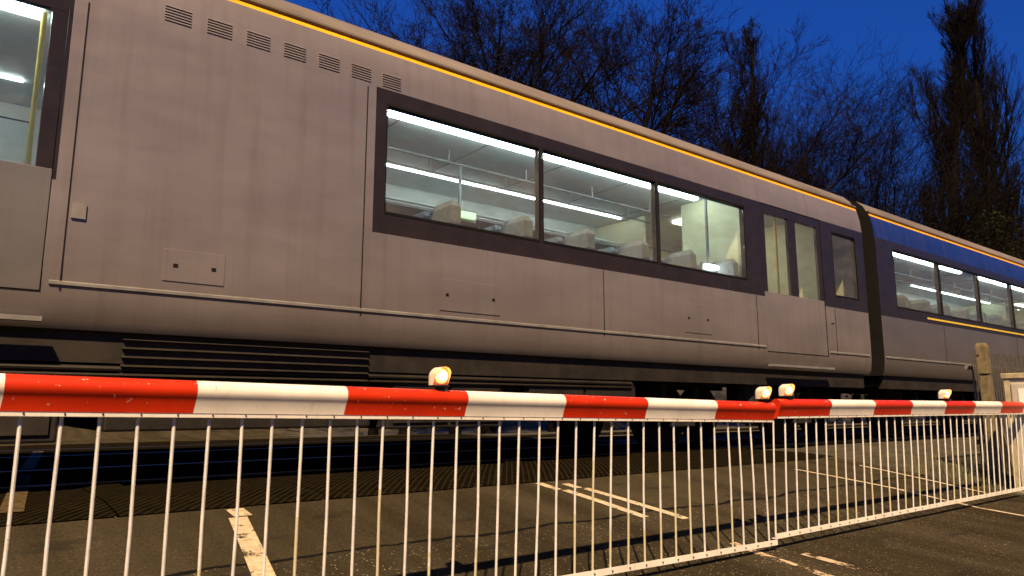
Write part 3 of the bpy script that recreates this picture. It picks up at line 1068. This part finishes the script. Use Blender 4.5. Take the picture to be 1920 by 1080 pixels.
        for dx in (-1.3, 1.3):
            wh = MB()
            for sd in (-1, 1):
                y = YC + sd * 0.7175
                rgs = [[(xc + dx + r * math.cos(t), y + sd * yy, 0.42 + r * math.sin(t)) for t in np.linspace(0, 2 * math.pi, 32, endpoint=False)]
                       for r, yy in ((0.445, -0.075), (0.445, -0.045), (0.42, -0.03), (0.415, 0.06), (0.36, 0.06), (0.34, 0.03), (0.12, 0.02), (0.10, 0.06))]
                wh.sweep(rgs, 'under')
            wh.tube([(xc + dx, YC - 0.72, 0.42), (xc + dx, YC + 0.72, 0.42)], 0.08, 'under', 12)
            B(wh, "wheelset", bgo, True)
    return root

def livery1(x, z):
    return 'silver'
def livery2(x, z):
    return 'blue' if z > 3.19 else 'slate'

W1 = [(-8.9, -7.3), (-7.2, -5.5), (-5.4, -3.7), (-3.6, -1.9), (2.74, 4.44), (4.475, 6.175), (6.21, 7.88), (10.05, 10.75)]
carriage(-9.5, 11.0, W1, [(-1.10, 0.42), (8.25, 9.75)], [(-9.2, 0.44), (2.64, 11.0)], livery1,
         "silver grey train carriage with lit windows behind the near barrier arm", dict(
    seams=[0.52, 2.56, 5.3, 8.05, 10.0], hatches=[(3.3, 3.95, 1.34, 1.62), (6.6, 7.1, 1.36, 1.7), (1.1, 1.5, 1.36, 1.58)], strips=[(-8.6, -1.5), (-0.9, 0.30), (3.05, 7.8)], saloon=[(-8.5, -1.6), (2.75, 7.9)],
    streak_slats=[(0.95, 2.95, 7)], cases=[(-6.2, -3.2, 0.34, False), (-3.0, 0.6, 0.30, False), (0.85, 2.75, 0.36, True), (2.9, 4.1, 0.34, False), (4.35, 5.9, 0.4, False)],
    lit=[(4.32, 6.62, 2.66, 0.36, 0.075, 'display'), (7.50, 5.52, 2.27, 0.24, 0.045, 'reflection_glow')]))
W2 = [(12.0, 13.74), (13.775, 15.52), (15.555, 17.3), (17.335, 19.08), (19.115, 20.86), (20.895, 22.6), (24.6, 26.3), (26.4, 28.1), (28.2, 29.9)]
carriage(11.42, 31.5, W2, [(22.8, 24.3)], [(11.42, 31.2)], livery2,
         "farther train carriage with a deep blue upper side, beyond the concrete post", dict(
    seams=[13.74, 17.3, 20.86], hatches=[(15.0, 15.7, 1.34, 1.62)], strips=[(13.1, 16.6), (17.6, 22.4), (24.6, 31)], saloon=[(11.9, 22.6), (24.5, 31)],
    trim=[(13.1, 31.0)], cases=[(17.2, 19.2, 0.34, False), (19.4, 22, 0.34, False)]))
gw = MB()
for k in range(7):
    x = 11.01 + k * 0.058
    e = 0.0 if k % 2 else 0.06
    gw.sweep([[(xx, YC - 1.1 + e, 1.0), (xx, YC + 1.1 - e, 1.0), (xx, YC + 1.1 - e, 3.75 - e), (xx, YC - 1.1 + e, 3.75 - e)] for xx in (x, x + 0.057)], 'gasket')
tag(gw.build("gangway_bellows"), "black folded gangway bellows joining the two train carriages", "gangway")

# ------------------------------------------------------------------ bare winter trees
def tubes_to_mesh(name, segs, mat, sides, parent):
    """segs: array (n, 8): p0 xyz, p1 xyz, r0, r1"""
    s = np.array(segs, dtype=np.float64)
    n = len(s)
    p0, p1, r0, r1 = s[:, 0:3], s[:, 3:6], s[:, 6], s[:, 7]
    d = p1 - p0
    d /= np.maximum(np.linalg.norm(d, axis=1, keepdims=True), 1e-9)
    ref = np.where(np.abs(d[:, 2:3]) > 0.9, np.array([[1.0, 0, 0]]), np.array([[0, 0, 1.0]]))
    a = np.cross(d, ref)
    a /= np.linalg.norm(a, axis=1, keepdims=True)
    b = np.cross(d, a)
    vs = []
    for p, r in ((p0, r0), (p1, r1)):
        for k in range(sides):
            t = 2 * math.pi * k / sides
            vs.append(p + r[:, None] * (math.cos(t) * a + math.sin(t) * b))
    V = np.stack(vs, axis=1).reshape(-1, 3)
    base = np.arange(n)[:, None] * (2 * sides)
    fs = []
    for k in range(sides):
        k2 = (k + 1) % sides
        fs.append(np.concatenate([base + k, base + k2, base + sides + k2, base + sides + k], axis=1))
    Fc = np.stack(fs, axis=1).reshape(-1, 4)
    me = bpy.data.meshes.new(name)
    me.vertices.add(len(V))
    me.vertices.foreach_set("co", V.ravel())
    me.loops.add(Fc.size)
    me.loops.foreach_set("vertex_index", Fc.ravel().astype(np.int32))
    me.polygons.add(len(Fc))
    me.polygons.foreach_set("loop_start", np.arange(0, Fc.size, 4, dtype=np.int32))
    me.polygons.foreach_set("loop_total", np.full(len(Fc), 4, dtype=np.int32))
    me.materials.append(M[mat])
    me.update(calc_edges=True)
    me.shade_smooth()
    o = bpy.data.objects.new(name, me)
    COL.objects.link(o)
    o.parent = parent
    return o

def grow(rnd, h, kind, dens=1.0, spread=1.0, r_base=None):
    trunk, crown = [], []
    R0 = r_base or h * 0.0150
    def add(dst, p, q, r0, r1):
        dst.append((*p, *q, r0, r1))
    def branch(p, d, L, r, level, upb):
        nseg = 4 if level == 1 else 3
        step = L / nseg
        pts = [p.copy()]
        cur = d.copy()
        for k in range(nseg):
            j = Vector((rnd.gauss(0, 1), rnd.gauss(0, 1), rnd.gauss(0, 0.7))) * (0.16 if level == 1 else 0.22)
            cur = (cur + j + Vector((0, 0, upb))).normalized()
            q = p + cur * step
            ra = r * (1 - 0.75 * k / nseg)
            rb = r * (1 - 0.75 * (k + 1) / nseg)
            add(crown, p, q, ra, rb)
            p = q
            pts.append(p.copy())
        if level >= 4:
            return
        nch = {1: 10, 2: 7, 3: 5}[level]
        nch = max(2, int(nch * dens + rnd.random()))
        for c in range(nch):
            t = rnd.uniform(0.22, 1.0)
            f = t * nseg
            i = min(int(f), nseg - 1)
            bp = pts[i].lerp(pts[i + 1], f - i)
            dd = (pts[i + 1] - pts[i]).normalized()
            side = Vector((rnd.gauss(0, 1), rnd.gauss(0, 1), rnd.gauss(0, 0.8)))
            side = (side - dd * side.dot(dd)).normalized()
            ang = math.radians(rnd.uniform(22, 50) * (0.55 if kind == 'poplar' else 1.0))
            nd = (dd * math.cos(ang) + side * math.sin(ang)).normalized()
            branch(bp, nd, L * rnd.uniform(0.36, 0.60) * (1.1 - 0.35 * t), max(0.0075, r * (1 - 0.6 * t) * 0.5), level + 1, upb)
    # trunk
    p = Vector((0, 0, -0.4))
    cur = Vector((rnd.gauss(0, 0.03), rnd.gauss(0, 0.03), 1)).normalized()
    n = 12
    tp = [p.copy()]
    top = h * (0.93 if kind != 'fan' else 0.35)
    for k in range(n):
        cur = (cur + Vector((rnd.gauss(0, 0.045), rnd.gauss(0, 0.045), 0.12))).normalized()
        q = p + cur * (top / n)
        add(trunk, p, q, R0 * (1 - 0.88 * (k / n)), R0 * (1 - 0.88 * ((k + 1) / n)))
        p = q
        tp.append(p.copy())
    nl = {'round': 26, 'poplar': 27, 'fan': 15}[kind]
    for c in range(int(nl * dens)):
        if kind == 'fan':
            t = rnd.uniform(0.45, 1.0)
            L = h * rnd.uniform(0.5, 0.68)
            ang = math.radians(rnd.uniform(12, 58) * spread)
            upb = 0.05
        elif kind == 'poplar':
            t = rnd.uniform(0.20, 0.97)
            L = h * (0.25 * (1 - t) ** 0.8 + 0.06) * rnd.uniform(0.7, 1.15)
            ang = math.radians(rnd.uniform(16, 38) * spread)
            upb = 0.24
        else:
            t = rnd.uniform(0.22, 0.98)
            L = h * (0.42 * math.sin(math.pi * (0.22 + 0.72 * t)) + 0.05) * rnd.uniform(0.7, 1.1)
            ang = math.radians(rnd.uniform(30, 72) * spread * (1.1 - 0.5 * t))
            upb = 0.07
        f = t * n
        i = min(int(f), n - 1)
        bp = tp[i].lerp(tp[i + 1], f - i)
        az = rnd.uniform(0, 2 * math.pi)
        d = Vector((math.cos(az) * math.sin(ang), math.sin(az) * math.sin(ang), math.cos(ang)))
        branch(bp, d, L, max(0.02, R0 * (1 - 0.85 * t) * 0.62), 1, upb)
    zmax = float(np.percentile([q[5] for q in crown], 99.7))
    k = h / zmax
    trunk = [(a, b_, c * k, d_, e, f_ * k, g, i_) for a, b_, c, d_, e, f_, g, i_ in trunk]
    crown = [(a, b_, c * k, d_, e, f_ * k, g, i_) for a, b_, c, d_, e, f_, g, i_ in crown]
    return trunk, crown

def tree(px, ptop, y, kind, label, seed, mat='bark_red', dens=1.0, spread=1.0, ivy=0, name="bare_tree"):
    rnd = random.Random(seed)
    d = fw + rt * ((px - 960) / F_PX) + up * ((540 - 330) / F_PX)
    x = d.x * y / d.y
    d2 = fw + rt * ((px - 960) / F_PX) + up * ((540 - ptop) / F_PX)
    z = gz(y)
    h = 0.52 + d2.z * math.hypot(x, y) / math.hypot(d2.x, d2.y) - z
    root = empty(name, (x, y, z))
    tag(root, label, "tree", "bare trees behind the railway")
    trunk, crown = grow(rnd, h, kind, dens, spread)
    tubes_to_mesh("trunk", trunk, 'bark', 8, root)
    tubes_to_mesh("crown", crown, mat, 3, root)
    if ivy:
        iv = MB()
        for k in range(ivy):
            t = rnd.random() ** 1.2
            zz = h * (0.05 + 0.62 * t)
            a = rnd.uniform(0, 6.28)
            rr = (0.25 + 0.55 * rnd.random() ** 2) * (1.1 - 0.6 * t)
            c = Vector((math.cos(a) * rr, math.sin(a) * rr, zz))
            u = Vector((rnd.gauss(0, 1), rnd.gauss(0, 1), rnd.gauss(0, 1))).normalized()
            v = u.orthogonal().normalized()
            s = rnd.uniform(0.03, 0.07)
            iv.face([c + u * s, c + v * s * 0.7, c - u * s, c - v * s * 0.7], 'leaf')
        iv.build("ivy", root)
    return root

tree(770, 30, 17, 'round', "small loose bare tree second from the left of the tree line", 11, 'bark_red', 0.75, 1.1)
tree(715, 75, 18, 'fan', "lowest bare tree at the far left of the tree line", 10, 'bark_red', 0.9)
tree(860, 30, 19.5, 'fan', "reddish bare tree with fanning twigs just left of the ivy covered trunk", 12, 'bark_red', 1.0)
tree(918, -70, 17, 'round', "bare tree with a thick dark ivy covered trunk, above the middle of the carriage roof", 13, 'bark_grey', 0.95, 0.9, 5000)
tree(1035, -30, 18, 'round', "broad bare tree just right of the ivy covered trunk", 14, 'bark_grey', 1.0)
tree(1120, -10, 16, 'round', "tall dense bare tree at the right end of the left hand clump", 15, 'bark_red', 1.1, 0.95)
tree(1225, 140, 20, 'fan', "thin bare tree at the edge of the blue gap in the tree line", 16, 'bark_red', 0.9)
tree(1385, 50, 18, 'poplar', "slim upright bare tree left of the broad bushy crown", 17, 'bark_grey', 1.0, 1.15)
tree(1315, 250, 21, 'fan', "low bare tree filling the dip right of the blue gap", 18, 'bark_red', 0.95)
tree(1475, 100, 16, 'round', "tall bare tree with a dense reddish crown, between the two slim ones", 19, 'bark_red', 1.1)
tree(1568, 130, 18, 'fan', "broad bushy bare tree in the middle of the right hand clump", 20, 'bark_red', 1.15)
tree(1640, 165, 15.5, 'fan', "bare tree with limbs fanning out to the right, left of the tall poplars", 21, 'bark_grey', 1.1, 1.2)
tree(1752, -15, 15, 'poplar', "leftmost and slimmest of the tall bare poplars at the right", 22, 'bark_grey', 1.2, 0.75)
tree(1836, -50, 14.5, 'poplar', "middle tall bare poplar with the straightest dark trunk", 23, 'bark_grey', 1.1, 0.75)
tree(1898, -40, 15, 'poplar', "rightmost tall bare poplar, cut by the edge of the photo", 24, 'bark_grey', 1.1, 0.8)
tree(1700, 320, 20, 'fan', "low bare tree in front of the leftmost poplar", 25, 'bark_red', 1.0)

def shrub(px, ptop, y, wd, label, seed, leaves=4500):
    rnd = random.Random(seed)
    d = fw + rt * ((px - 960) / F_PX) + up * ((540 - ptop) / F_PX)
    x = d.x * y / d.y
    z = gz(y)
    h = 0.52 + d.z * y / d.y - z
    root = empty("evergreen_shrub", (x, y, z))
    tag(root, label, "shrub", "dark evergreen shrubs under the trees")
    cl = [(Vector((rnd.gauss(0, wd * 0.38), rnd.gauss(0, wd * 0.3), h * rnd.uniform(0.05, 0.86))), rnd.uniform(0.35, 0.9) * wd * 0.4) for _ in range(26)]
    lv = MB()
    for k in range(leaves):
        c, r = cl[rnd.randrange(len(cl))]
        p = c + Vector((rnd.gauss(0, 1), rnd.gauss(0, 1), rnd.gauss(0, 1))) * r * 0.5
        if p.z > h:
            p.z = h - rnd.random() * 0.4
        u = Vector((rnd.gauss(0, 1), rnd.gauss(0, 1), rnd.gauss(0, 1))).normalized()
        v = u.orthogonal().normalized()
        s = rnd.uniform(0.05, 0.13)
        lv.face([p + u * s, p + v * s * 0.55, p - u * s, p - v * s * 0.55], 'leaf')
    lv.build("foliage", root)
    st = []
    for c, r in cl:
        st.append((0, 0, -0.2, c.x * 0.4, c.y * 0.4, c.z * 0.6, 0.05, 0.035))
        st.append((c.x * 0.4, c.y * 0.4, c.z * 0.6, c.x, c.y, c.z, 0.035, 0.015))
    tubes_to_mesh("stems", st, 'bark', 5, root)

shrub(1500, 330, 17, 3.0, "dark evergreen shrub under the broad bushy tree", 31)
shrub(1610, 345, 16, 2.6, "dark evergreen shrub below the limbs fanning to the right", 32)
shrub(1800, 355, 14.5, 4.0, "tall pointed dark evergreen between the left and middle poplars", 33, 6000)
shrub(1895, 395, 13.6, 5.0, "dark evergreen mass at the right edge under the poplars", 34, 7000)
shrub(1715, 385, 15.5, 3.0, "low dark evergreen at the foot of the leftmost poplar", 35)
shrub(1060, 170, 19, 2.4, "dark evergreen seen just over the roof beside the ivy covered trunk", 36)
